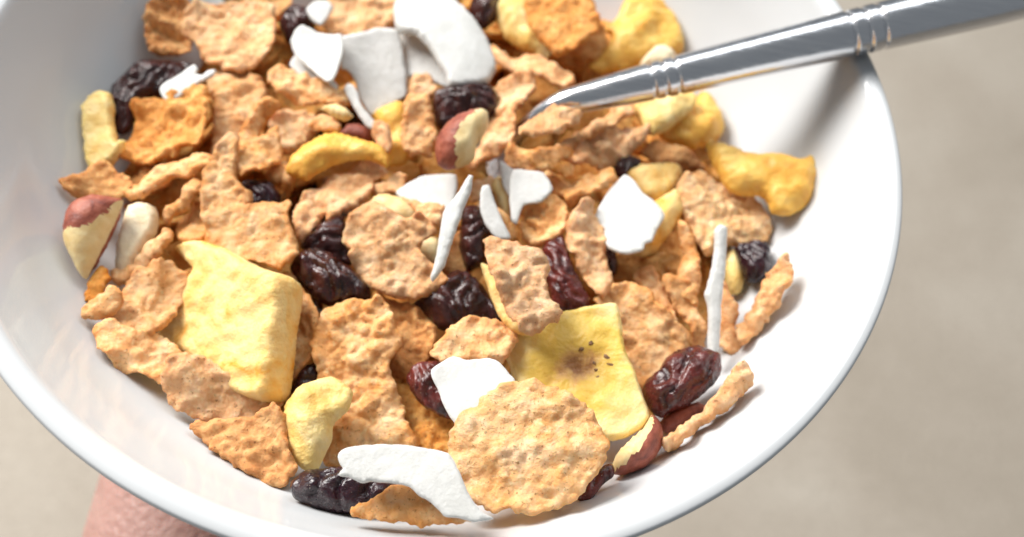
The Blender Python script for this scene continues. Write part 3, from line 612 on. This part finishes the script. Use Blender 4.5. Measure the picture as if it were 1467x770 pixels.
piece('nut', 2, 'pale nut chip showing through the notch of the centre flake', '5', [(660,500),(720,470),(775,480),(780,580),(730,620),(670,570)], (0,.5), thick=2.5, mat='nut_flesh')
piece('raisin', 1, 'black raisin in shadow under the slanted flake', '5', [(100,510),(170,440),(230,390),(300,370),(330,430),(325,490),(350,600),(280,600),(200,560),(130,540)], (0,.5), thick=4)
piece('raisin', 2, 'dark raisin with reddish edge left of the notched centre flake', '0', [(416,385),(428,365),(445,357),(468,361),(488,375),(500,382),(515,398),(530,412),(530,428),(505,436),(485,436),(470,440),(455,430),(438,414),(425,402)], (0,.5), thick=6)
piece('raisin', 2, 'largest black raisin at the centre below the pointed coconut sliver', '8', [(570,190),(660,120),(730,60),(760,30),(830,33),(890,80),(930,130),(970,200),(1010,250),(1045,295),(980,310),(870,310),(800,315),(730,320),(690,300),(640,240)], (0,.45), thick=6.5)
piece('flake', 3, 'broad notched flake at the centre', '5', [(305,470),(330,390),(380,330),(430,290),(470,300),(540,345),(620,385),(680,358),(740,410),(757,450),(700,490),(680,530),(700,570),(750,605),(790,640),(818,680),(760,730),(680,765),(600,767),(520,750),(450,720),(390,670),(350,610),(340,560),(350,530),(310,510)], (0,.5), bumps=1.0, rag=.2, curl=-.01, low=.7)
piece('flake', 1, 'brown flake strip between the pointed sliver and the upright raisin', '5', [(770,620),(830,480),(880,450),(890,580),(910,650),(830,670)], (0,.5), mat='flake_dark')
piece('coconut', 5, 'pointed bright white coconut sliver standing at the centre', '5', [(728,660),(745,600),(760,520),(775,430),(790,350),(840,280),(880,220),(910,170),(928,175),(920,240),(890,310),(870,380),(840,460),(815,540),(790,610),(760,650),(735,680)], (-.1,.3), name='coconut_shred', curl=0, thick=1.3)
piece('flake', 2, 'small orange flake tip between two upright coconut pieces', '5', [(925,215),(1010,182),(1032,220),(1010,270),(965,300),(925,300),(912,250)], (0,.6))
piece('raisin', 3, 'upright black raisin between the pointed sliver and a coconut shard', '5', [(868,400),(883,330),(930,313),(965,330),(985,390),(1020,440),(1010,470),(985,490),(985,570),(960,610),(900,637),(880,580),(863,500)], (.1,.35), thick=5)
piece('nut', 1, 'dull yellow nut chunk behind the coconut shards', '5', [(990,240),(1060,180),(1115,280),(1120,390),(1080,400),(1020,300)], (0,.5), mat='nut_flesh', thick=4)
piece('coconut', 2, 'thin grey coconut edge behind the wedge shaped coconut chip', '5', [(1058,110),(1100,130),(1130,160),(1110,280),(1070,210)], (0,.4))
piece('coconut', 2, 'wedge shaped grey coconut chip under the wavy flake', '5', [(1105,300),(1105,200),(1125,145),(1200,150),(1270,165),(1310,240),(1260,300),(1170,320),(1140,405),(1115,385)], (0,.45))
piece('coconut', 4, 'white coconut shard just right of the upright black raisin', '5', [(962,260),(975,225),(1005,222),(1020,260),(1050,340),(1080,410),(1110,475),(1050,480),(1015,445),(985,400),(965,340)], (.1,.3), curl=0)
piece('flake', 3, 'bubbly flake with a pale blister right of the coconut shards', '6', [(-10,310),(40,270),(100,265),(150,290),(180,350),(180,400),(165,460),(90,500),(30,520),(-30,490),(-50,400),(-30,335)], (0,.55), bumps=1.4)
piece('flake', 1, 'thin flake behind the bubbly flake beside the white shard', '5', [(1050,330),(1100,370),(1150,440),(1150,480),(1110,480),(1070,410)], (0,.5))
piece('raisin', 3, 'slim dark red raisin between two upright flakes', '0', [(777,357),(790,343),(806,335),(813,355),(823,385),(836,410),(846,428),(840,444),(822,448),(806,449),(793,436),(784,410),(779,385)], (-.1,.35), mat='raisin_red', thick=4)
piece('flake', 4, 'upright flake with a small hole right of the slim red raisin', '6', [(160,430),(180,370),(220,310),(265,290),(300,320),(310,370),(340,440),(350,510),(360,590),(390,690),(380,740),(330,770),(290,760),(250,690),(220,620),(185,540),(160,480)], (.25,.3), bumps=1.1)
piece('banana', 2, 'yellow fruit slice peeking out under the upright centre flake', '0', [(690,380),(705,385),(730,420),(750,450),(765,478),(748,479),(733,474),(718,458),(703,425),(694,400)], (-.1,.5), mat='apple', name='banana_chip')
piece('flake', 4, 'upright bumpy flake just above the banana chip', '0', [(692,342),(708,337),(730,340),(752,352),(773,356),(782,366),(787,383),(782,403),(787,425),(800,440),(806,452),(798,464),(778,472),(757,477),(745,474),(733,458),(722,436),(709,408),(697,375)], (.05,.4), bumps=1.1)
# --- left middle
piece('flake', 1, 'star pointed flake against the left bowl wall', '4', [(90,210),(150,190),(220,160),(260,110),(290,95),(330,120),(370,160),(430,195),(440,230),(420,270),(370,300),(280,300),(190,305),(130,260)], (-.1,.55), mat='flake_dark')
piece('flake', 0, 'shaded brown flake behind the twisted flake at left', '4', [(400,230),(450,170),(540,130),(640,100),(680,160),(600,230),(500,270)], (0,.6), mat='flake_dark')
piece('flake', 3, 'long twisted flake on edge, right of the star pointed flake', '4', [(365,240),(400,210),(440,225),(480,240),(520,190),(580,150),(650,110),(740,65),(810,70),(800,120),(740,160),(680,190),(620,220),(560,250),(520,280),(470,300),(400,285)], (-.2,.85), bumps=1.2, thick=1.8)
piece('flake', 2, 'narrow flake edge left of the L-shaped flake', '4', [(590,390),(640,330),(690,290),(710,230),(750,195),(790,210),(775,260),(735,310),(690,350),(640,385),(610,415)], (-.5,.5))
piece('flake', 1, 'tan flake tucked behind the lower left edge of the L-shaped flake', '4', [(640,430),(680,370),(760,310),(830,330),(825,450),(740,510),(660,490)], (0,.6))
piece('raisin', 1, 'black raisin in the crook of the L-shaped flake', '4', [(940,215),(1040,200),(1100,208),(1142,260),(1140,320),(1060,340),(980,330),(960,280)], (0,.5), thick=4, mat='raisin_blue')
piece('flake', 2, 'flat flake above the raisin in the L-shaped flake', '4', [(930,90),(980,40),(1060,10),(1130,-20),(1147,40),(1152,100),(1112,152),(1050,172),(960,185),(920,150)], (.1,.7))
piece('flake', 1, 'small flake left of the yellow mango strip end', '4', [(1075,175),(1130,125),(1170,110),(1200,160),(1220,195),(1160,220),(1110,205)], (0,.7))
piece('flake', 4, 'large L-shaped bubbly flake left of centre', '4', [(770,330),(775,240),(790,150),(840,60),(880,5),(925,-20),(962,0),(945,80),(935,170),(950,220),(1000,250),(1015,280),(975,330),(1000,318),(1060,308),(1150,310),(1190,300),(1207,330),(1195,390),(1215,470),(1240,560),(1200,610),(1150,640),(1080,620),(1000,600),(900,570),(850,540),(800,500),(770,470),(790,440),(770,390)], (-.05,.5), bumps=1.1, rag=.22, curl=.005)
piece('nut', 2, 'pointed nut with red skin cap against the left bowl wall', '4', [(130,440),(140,370),(180,310),(250,275),(330,275),(392,290),(372,350),(342,420),(312,480),(272,560),(242,620),(215,672),(180,640),(150,560),(130,490)], (-.25,.3), thick=6, flat=.75,
      skin=('4', [(90,495),(200,470),(275,455),(320,400),(420,250),(300,220),(60,240)]))
piece('nut', 2, 'long cream nut slab beside the red capped nut', '4', [(350,600),(360,500),(385,400),(415,320),(480,303),(547,328),(562,380),(552,450),(512,505),(470,570),(430,630),(360,660)], (.1,.4), mat='nut_pale', thick=3.5, flat=.5)
piece('flake', 3, 'narrow pointed flake lying across the foot of the cream nut slab', '4', [(338,660),(370,625),(440,600),(500,540),(560,480),(620,440),(642,450),(622,510),(582,570),(522,615),(452,645),(402,695),(360,708)], (-.4,.6), thick=1.8)
piece('flake', 1, 'small upright flake below the red capped nut', '7', [(82,130),(108,70),(148,10),(182,15),(200,60),(170,140),(130,190),(85,180)], (-.3,.4), mat='flake_dark')
piece('flake', 2, 'small thick flake against the left wall above the lowest left flakes', '7', [(63,230),(100,180),(160,140),(240,110),(270,150),(245,200),(195,245),(130,268),(78,262)], (-.3,.6), thick=1.8)
piece('flake', 3, 'smooth curled flake at the left edge of the apple chunk', '7', [(198,240),(230,190),(250,120),(300,60),(400,10),(470,20),(500,30),(570,60),(560,150),(510,240),(470,310),(410,365),(330,365),(250,342),(213,310)], (.25,.45), curl=.03, bumps=.6)
piece('flake', 1, 'curled flake cupping the right side of the apple chunk', '7', [(990,610),(980,540),(1000,400),(1020,250),(1040,120),(1090,50),(1140,130),(1190,190),(1217,280),(1202,350),(1207,400),(1172,470),(1112,535),(1050,575),(1015,612)], (-.5,.35), curl=.035, bumps=.8)
piece('flake', 1, 'mottled flake at the lower left against the bowl wall', '7', [(113,330),(150,295),(210,285),(260,320),(350,345),(430,350),(510,400),(530,450),(500,520),(450,590),(400,575),(330,535),(250,513),(190,473),(138,422)], (.1,.55))
piece('flake', 2, 'broad flake directly below the apple chunk', '0', [(231,548),(238,525),(250,505),(290,510),(330,535),(375,550),(412,555),(406,578),(395,594),(380,608),(355,616),(330,614),(300,607),(275,599),(255,591),(243,576)], (.05,.45), bumps=.8)
piece('flake', 1, 'lowest left flake under the broad flake, touching the bowl wall', 'a', [(650,200),(700,170),(900,150),(1000,130),(1080,80),(1140,120),(1160,290),(1185,370),(1192,430),(1150,492),(1080,518),(1020,502),(960,452),(880,402),(780,333),(700,265)], (.05,.45), mat='flake_dark')
piece('apple', 4, 'big pale yellow dried apple chunk at left', '0', [(247,355),(262,345),(280,343),(297,350),(322,362),(345,377),(370,385),(394,393),(397,410),(393,440),(388,480),(383,520),(377,555),(368,569),(348,566),(320,555),(300,541),(280,525),(262,510),(240,498),(216,488),(228,465),(240,440),(252,415),(262,395),(270,385),(260,372)], (-.58,.30), slab=True, thick=6.5, pct=80, add=1.5, rag=.05)
# --- lower centre
piece('raisin', 1, 'small dark raisin between the apple chunk and the wedge shaped fruit', '0', [(415,560),(432,532),(452,518),(465,525),(460,550),(430,572)], (0,.5), thick=3)
piece('flake', 1, 'brown flake behind the right edge of the tall crumpled flake', '8', [(420,150),(500,175),(580,195),(640,235),(682,290),(700,330),(700,400),(660,470),(600,500),(540,550),(480,540),(450,480),(470,380),(450,260)], (.1,.45), mat='flake_dark')
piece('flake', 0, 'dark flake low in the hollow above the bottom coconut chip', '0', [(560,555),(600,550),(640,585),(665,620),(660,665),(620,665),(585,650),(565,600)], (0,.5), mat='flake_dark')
piece('flake', 2, 'tall crumpled flake with torn right edge, lower centre', '0', [(462,446),(480,434),(507,426),(522,430),(540,424),(555,434),(566,458),(577,488),(575,500),(561,515),(564,535),(570,560),(578,580),(583,605),(596,620),(602,637),(590,655),(530,665),(490,670),(462,662),(455,620),(460,580),(455,540),(450,500),(452,470)], (-.05,.4), bumps=1.15, curl=-.006, low=.7)
piece('apple', 3, 'pale yellow wedge of dried fruit, lower left of centre', '0', [(405,600),(412,575),(430,555),(450,545),(475,540),(495,550),(506,563),(498,590),(480,605),(475,630),(463,660),(455,674),(440,677),(425,665),(408,640)], (-.2,.35), mat='apple_pale', thick=5)
piece('flake', 3, 'half round flake left of the banana chip', '8', [(655,445),(690,380),(740,310),(800,275),(870,262),(940,270),(1000,290),(1040,300),(1078,322),(1060,390),(1020,450),(990,490),(880,490),(770,480),(700,475)], (0,.6), bumps=.7, curl=.015)
piece('raisin', 3, 'reddish raisin half hidden by the flat white coconut chip', '8', [(540,540),(570,490),(620,465),(680,458),(730,480),(740,540),(760,620),(770,680),(770,735),(740,740),(680,712),(620,672),(575,622)], (-.1,.45), mat='raisin_red', thick=4.5)
piece('coconut', 4, 'flat white coconut chip above the big round flake', '0', [(617,535),(623,526),(638,516),(650,511),(668,516),(683,515),(701,514),(714,519),(728,535),(738,548),(735,580),(710,605),(680,615),(655,610),(650,604),(640,589),(632,571),(626,556)], (0,.5), curl=.004)
piece('banana', 4, 'yellow banana chip with dark seeds at its middle', '0', [(715,483),(735,475),(757,473),(780,470),(800,452),(830,443),(860,438),(882,437),(890,460),(895,500),(910,535),(922,570),(930,600),(920,615),(895,628),(878,632),(850,625),(800,600),(755,575),(735,545),(728,520),(713,503)], (-.05,.45), add=1.5,
      seeds=('9', [(150,500),(175,418),(222,392),(250,512),(318,490),(300,455),(262,545),(240,480)]))
piece('raisin', 2, 'purple black raisin at the bottom left by the bowl wall', 'b', [(-90,480),(-40,440),(0,420),(150,400),(230,400),(300,440),(400,470),(510,500),(500,540),(400,600),(290,650),(150,645),(30,612),(-60,572),(-87,530)], (0,.4), mat='raisin_blue', thick=5)
piece('flake', 2, 'flat flake at the bottom edge under the long coconut chip', 'b', [(246,650),(290,600),(380,560),(440,515),(510,490),(580,520),(660,560),(740,610),(830,650),(880,690),(800,705),(720,703),(640,712),(540,703),(450,692),(330,687)], (0,.5))
piece('coconut', 3, 'long white coconut chip with ragged left end at the bottom', 'b', [(165,330),(200,305),(290,290),(400,282),(500,285),(600,300),(740,325),(800,420),(840,520),(880,590),(930,640),(980,667),(880,687),(800,667),(720,655),(660,590),(600,560),(540,510),(480,490),(400,480),(330,475),(280,480),(230,455),(165,440),(190,410),(165,370)], (.05,.5), curl=-.004)
piece('raisin', 1, 'thin dark red raisin at the bottom right of the big round flake', '0', [(825,715),(838,695),(860,670),(877,664),(880,680),(862,698),(845,718)], (0,.5), mat='raisin_red', thick=3)
piece('flake', 5, 'big round golden flake in front at the bottom', '0', [(638,655),(642,625),(655,600),(675,582),(695,568),(715,553),(740,546),(765,544),(790,548),(803,560),(822,570),(840,580),(855,600),(868,625),(873,643),(862,665),(850,690),(838,705),(815,722),(790,730),(770,738),(748,740),(730,733),(712,737),(695,733),(675,720),(658,700),(645,680)], (0,.45), mat='flake_pale', bumps=.95, curl=-.006, add=1.8, low=1.0)

# ------------------------------------------------------------------ the cereal below the top layer, seen only through the gaps
def cereal_bed():
    rs = np.random.RandomState(3); VV, FF, cnt = [], [], 0
    for k in range(420):
        a = rs.uniform(0, 2*math.pi); r = 62*math.sqrt(rs.uniform(0, 1)); x, y = r*math.cos(a), r*math.sin(a)
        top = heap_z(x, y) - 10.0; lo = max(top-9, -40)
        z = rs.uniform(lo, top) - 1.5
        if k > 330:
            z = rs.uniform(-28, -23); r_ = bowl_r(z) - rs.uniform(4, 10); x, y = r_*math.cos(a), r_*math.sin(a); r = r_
        lim = bowl_r(z) - 3.5
        if r > lim: x *= lim/r; y *= lim/r
        R_ = rs.uniform(5.0, 8.5); n_ = 14; ph = rs.uniform(0, 6)
        nrm = Vector((rs.normal()*0.35, rs.normal()*0.35, 1)).normalized(); q = nrm.to_track_quat('Z', 'Y').to_matrix()
        pts = []
        for ring, f in ((0, 0.0), (1, 0.45), (2, 0.8), (3, 1.0)):
            for j in range(n_ if ring else 1):
                t = 2*math.pi*j/n_
                rad = R_*f*(1 + 0.18*math.sin(2*t+ph) + 0.1*math.sin(5*t+2*ph) + rs.uniform(-0.04, 0.04))
                pts.append((rad*math.cos(t), rad*math.sin(t), rs.normal()*0.35 + 0.018*rad*rad*math.cos(t+ph)))
        P_ = np.array([tuple(q @ Vector(p)) for p in pts]) + np.array([x, y, z])
        low = P_ - np.array(nrm)*1.0
        VV += [P_, low]; m_ = len(P_); o = cnt
        for lay, rev in ((0, False), (m_, True)):
            fs = [(0, 1+j, 1+(j+1) % n_) for j in range(n_)]
            for rg in (1, 1+n_):
                for j in range(n_): fs.append((rg+j, rg+n_+j, rg+n_+(j+1) % n_, rg+(j+1) % n_))
            for f in fs: FF.append(tuple(o+lay+i for i in (f[::-1] if rev else f)))
        e = 1+2*n_
        for j in range(n_): FF.append((o+e+j, o+m_+e+j, o+m_+e+(j+1) % n_, o+e+(j+1) % n_))
        cnt += 2*m_
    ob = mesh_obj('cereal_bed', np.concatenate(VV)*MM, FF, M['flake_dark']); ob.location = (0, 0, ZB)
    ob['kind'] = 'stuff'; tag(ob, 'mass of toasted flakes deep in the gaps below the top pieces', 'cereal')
cereal_bed()

# ------------------------------------------------------------------ spoon
def ray_at_z(p, z):
    r = rays([p])[0]; return c_o + r*((z-c_o[2])/r[2])
P_IN = ray_at_z((950, 113), -4.0); P_OUT = ray_at_z((1240, 43), 4.2)
dirn = (P_OUT-P_IN)/np.linalg.norm(P_OUT-P_IN); LEN = np.linalg.norm(P_OUT-P_IN)
def depth(P): return (P-c_o) @ c_d
print('spoon', P_IN, P_OUT, 'len', LEN, 'radius mm', 27.5*depth(P_IN)/F, 35*depth(P_OUT)/F)
S_TIP = -0.75*LEN
def spine(s):
    p = P_IN + dirn*s
    if s < -0.45*LEN: p = p + np.array([0, 0, -1.0])*(0.075*(s+0.45*LEN)**2)
    return p
R_IN = 27.5*depth(P_IN)/F; R_OUT = 34*depth(P_OUT)/F
def rad(s):
    t = s/LEN
    if t >= 0: return R_IN + (R_OUT-R_IN)*min(t, 1.6)
    k = min(1.1, -t/0.62); return R_IN*(1-0.42*k**1.3)
def groove(s):
    for g in GR:
        d = abs(s-g)
        if d < 0.55: return 1 - 0.09*(0.5+0.5*math.cos(math.pi*d/0.55))
    return 1.0
def sfind(xp):
    lo, hi = -0.7*LEN, 2.5*LEN
    for _ in range(50):
        mid = (lo+hi)/2
        if proj(spine(mid))[0, 0] < xp: lo = mid
        else: hi = mid
    return lo
GR = [sfind(v) for v in (934, 951, 969, 1217, 1238, 1259)]
spoon = link(bpy.data.objects.new('spoon', None)); spoon.location = (P_IN[0]*MM, P_IN[1]*MM, P_IN[2]*MM+ZB); spoon.empty_display_size = 0.01
tag(spoon, 'silver metal spoon with ringed round handle leaning out over the bowl rim', 'spoon')
def tube_part(name, s0, s1, step, cap0=False, cap1=False):
    ss = np.arange(s0, s1, step).tolist() + [s1]; V_, F_ = [], []; n_ = 48
    for s in ss:
        p = spine(s); q = spine(s+0.1)-p; q /= np.linalg.norm(q)
        a = np.cross(q, [0, 0, 1]); a /= np.linalg.norm(a); b = np.cross(a, q); r_ = rad(s)*groove(s)
        for k in range(n_):
            t = 2*math.pi*k/n_; V_.append((p - P_IN + a*math.cos(t)*r_ + b*math.sin(t)*r_)*MM)
    for i in range(len(ss)-1):
        for k in range(n_): F_.append((i*n_+k, i*n_+(k+1) % n_, (i+1)*n_+(k+1) % n_, (i+1)*n_+k))
    for flag, i in ((cap0, 0), (cap1, len(ss)-1)):
        if flag:
            V_.append((spine(ss[i])-P_IN)*MM); c_ = len(V_)-1
            for k in range(n_): F_.append((i*n_+k, i*n_+(k+1) % n_, c_))
    return mesh_obj(name, V_, F_, M['steel'], spoon)
a0, a1, b0, b1 = GR[0]-1.2, GR[2]+1.2, GR[3]-1.2, GR[5]+1.2
tube_part('neck', S_TIP, a0, 0.8, cap0=True)
tube_part('ringed_collar', a0, a1, 0.09)
tube_part('handle', a1, b0, 1.0)
tube_part('ringed_collar', b0, b1, 0.09)
tube_part('handle', b1, b1+75, 1.0, cap1=True)
# the spoon's bowl, buried in the cereal
tp = spine(S_TIP); V_, F_ = [], []; nu, nv = 24, 20
dx = np.array([dirn[0], dirn[1], 0]); dx /= np.linalg.norm(dx); dy = np.array([-dx[1], dx[0], 0])
for lay in (0, -1.2):
    for i in range(nu+1):
        t = i/nu; xx = -34*t; wd = 13.5*math.sqrt(max(0.02, math.sin(math.pi*(0.04+0.94*t**0.85))))
        for j in range(nv+1):
            v = -1+2*j/nv; zz = -5.0*(1-v*v)*math.sin(math.pi*min(1, t*1.0)) - 6.0*min(1, t*2.4) + lay
            V_.append((tp-P_IN + dx*(xx+1) + dy*(v*wd) + np.array([0, 0, zz]))*MM)
N1 = (nu+1)*(nv+1)
for i in range(nu):
    for j in range(nv):
        a = i*(nv+1)+j; f = (a, a+1, a+nv+2, a+nv+1); F_.append(f); F_.append(tuple(N1+k for k in f[::-1]))
rimv = [j for j in range(nv+1)] + [i*(nv+1)+nv for i in range(1, nu+1)] + [nu*(nv+1)+j for j in range(nv-1, -1, -1)] + [i*(nv+1) for i in range(nu-1, 0, -1)]
for k in range(len(rimv)):
    a, b = rimv[k], rimv[(k+1) % len(rimv)]; F_.append((a, b, N1+b, N1+a))
mesh_obj('spoon_bowl', V_, F_, M['steel'], spoon); SB = [np.array(v)/MM + P_IN for v in V_[:(nu+1)*(nv+1)]]

# ------------------------------------------------------------------ build the pieces, bottom layer first
def put_spoon_in_buffer():
    for s in np.arange(S_TIP, -0.42*LEN, 0.5):
        p = spine(s); q = proj(p)[0]; rp = rad(s)*F/depth(p)
        k = np.hypot(gp[:, 0]-q[0], gp[:, 1]-q[1]) < rp
        buf[k] = np.minimum(buf[k], depth(p)-rad(s)*0.8)
    for v in SB:
        q = proj(v)[0]; k = np.hypot(gp[:, 0]-q[0], gp[:, 1]-q[1]) < 9; buf[k] = np.minimum(buf[k], depth(v))
put_spoon_in_buffer()
for layer, idx, kind, label, out_px, tilt, kw in sorted(PIECES, key=lambda a: (a[0], a[1])):
    build_piece(layer, idx, kind, label, out_px, tilt, kw)

# ------------------------------------------------------------------ the hand that carries the bowl from below
def hand():
    bm = bmesh.new()
    def cap(a, b, ra, rb):
        a, b = Vector(a), Vector(b); d = b-a; q = d.to_track_quat('Z', 'Y').to_matrix().to_4x4()
        k = max(3, int(d.length/3)); n_ = 20
        prof_ = [(ra*math.sin(t), -ra*math.cos(t)) for t in np.linspace(0.05, math.pi/2, 6)] + [(ra+(rb-ra)*i/k, d.length*i/k) for i in range(1, k)] + [(rb*math.cos(t), d.length+rb*math.sin(t)) for t in np.linspace(0, math.pi/2-0.05, 6)]
        rings = []
        for r_, z in prof_:
            rings.append([bm.verts.new(a + (q @ Vector((r_*math.cos(2*math.pi*j/n_), r_*math.sin(2*math.pi*j/n_), z)))) for j in range(n_)])
        for i in range(len(rings)-1):
            for j in range(n_): bm.faces.new((rings[i][j], rings[i][(j+1) % n_], rings[i+1][(j+1) % n_], rings[i+1][j]))
        bm.faces.new(rings[0][::-1]); bm.faces.new(rings[-1])
    def chain(pts):
        for (p, r1), (q, r2) in zip(pts, pts[1:]): cap(p, q, r1, r2)
    X, WX = HX, WRX
    # forearm as two bones side by side, heel of the hand, palm
    chain([((WX+18, -210, -128), 25), ((WX+2, -110, -92), 20), ((WX-10, -62, -77), 18), ((WX-10, -36, -73), 18), ((X-20, -5, -68), 14)])
    chain([((WX+46, -210, -128), 25), ((WX+26, -110, -92), 20), ((WX+12, -62, -77), 17), ((WX+16, -36, -73), 17), ((X+14, -5, -68), 13)])
    chain([((X-14, -40, -72), 16), ((X-22, -5, -67), 13), ((X-26, 30, -65), 11)])
    chain([((X, -40, -72), 16), ((X-4, -5, -67), 13), ((X-8, 32, -65), 11)])
    chain([((X+14, -40, -72), 15), ((X+14, -5, -67), 13), ((X+12, 32, -65), 11)])
    chain([((X+16, -40, -72), 14), ((X+30, -8, -67), 12), ((X+30, 28, -65), 10)])
    tips = []
    for x0, y0, l1, l2, l3, sp, r0 in ((-26, 30, 40, 24, 19, -.20, 9.0), (-8, 33, 44, 28, 20, -.05, 9.3), (12, 32, 41, 26, 19, .10, 9.0), (30, 27, 33, 20, 17, .28, 8.0)):
        p = Vector((X+x0, y0, -65)); r_ = r0; pts = [(p.copy(), r_)]
        for l, el, r1 in ((l1, .18, r0-.8), (l2, .75, r0-1.4), (l3, 1.1, r0-2.2)):
            p = p + Vector((math.sin(sp)*math.cos(el), math.cos(sp)*math.cos(el), math.sin(el)))*l; pts.append((p.copy(), r1))
        chain(pts); tips.append((p.copy(), sp, 1.1, r0-2.2))
    tpts = [((WX-6, -36, -70), 15), ((WX-12, -12, -62), 13), ((WX-20, 14, -50), 10), ((WX-25, 34, -38), 8.2)]
    chain(tpts); tips.append((Vector(tpts[-1][0]), -.5, .75, 8.2))
    bm.transform(Matrix.Scale(MM, 4))
    me = bpy.data.meshes.new('hand'); bm.to_mesh(me); bm.free()
    o = bpy.data.objects.new('hand', me); link(o); o.location = (0, 0, ZB)
    md = o.modifiers.new('remesh', 'REMESH'); md.mode = 'VOXEL'; md.voxel_size = 0.0016
    sm = o.modifiers.new('smooth', 'SMOOTH'); sm.iterations = 14; sm.factor = 0.5
    dg = bpy.context.evaluated_depsgraph_get(); me2 = bpy.data.meshes.new_from_object(o.evaluated_get(dg))
    o.modifiers.clear(); o.data = me2
    me2.materials.clear(); me2.materials.append(M['skin'])
    me2.polygons.foreach_set('use_smooth', [True]*len(me2.polygons))
    for p, sp, el, r_ in tips:
        b2 = bmesh.new(); bmesh.ops.create_uvsphere(b2, u_segments=16, v_segments=10, radius=1)
        for v in b2.verts: v.co = Vector((v.co.x*r_*0.75, v.co.y*r_*0.95, v.co.z*0.9))*MM
        mn = bpy.data.meshes.new('nail'); b2.to_mesh(mn); b2.free(); mn.materials.append(M['nail'])
        mn.polygons.foreach_set('use_smooth', [True]*len(mn.polygons))
        f = Vector((math.sin(sp)*math.cos(el), math.cos(sp)*math.cos(el), math.sin(el)))
        out = (f.cross(Vector((0, 0, 1))).cross(f)).normalized()*-1
        nl = link(bpy.data.objects.new('nail', mn), o); nl.location = (p + out*(r_*0.86) + f*r_*0.25)*MM
        xax = f.cross(out).normalized()
        nl.rotation_euler = Matrix((xax, f, out)).transposed().to_euler()
    tag(o, 'bare hand and wrist holding the bowl from below at lower left', 'hand')
HX, WRX = -8, -28
hand()
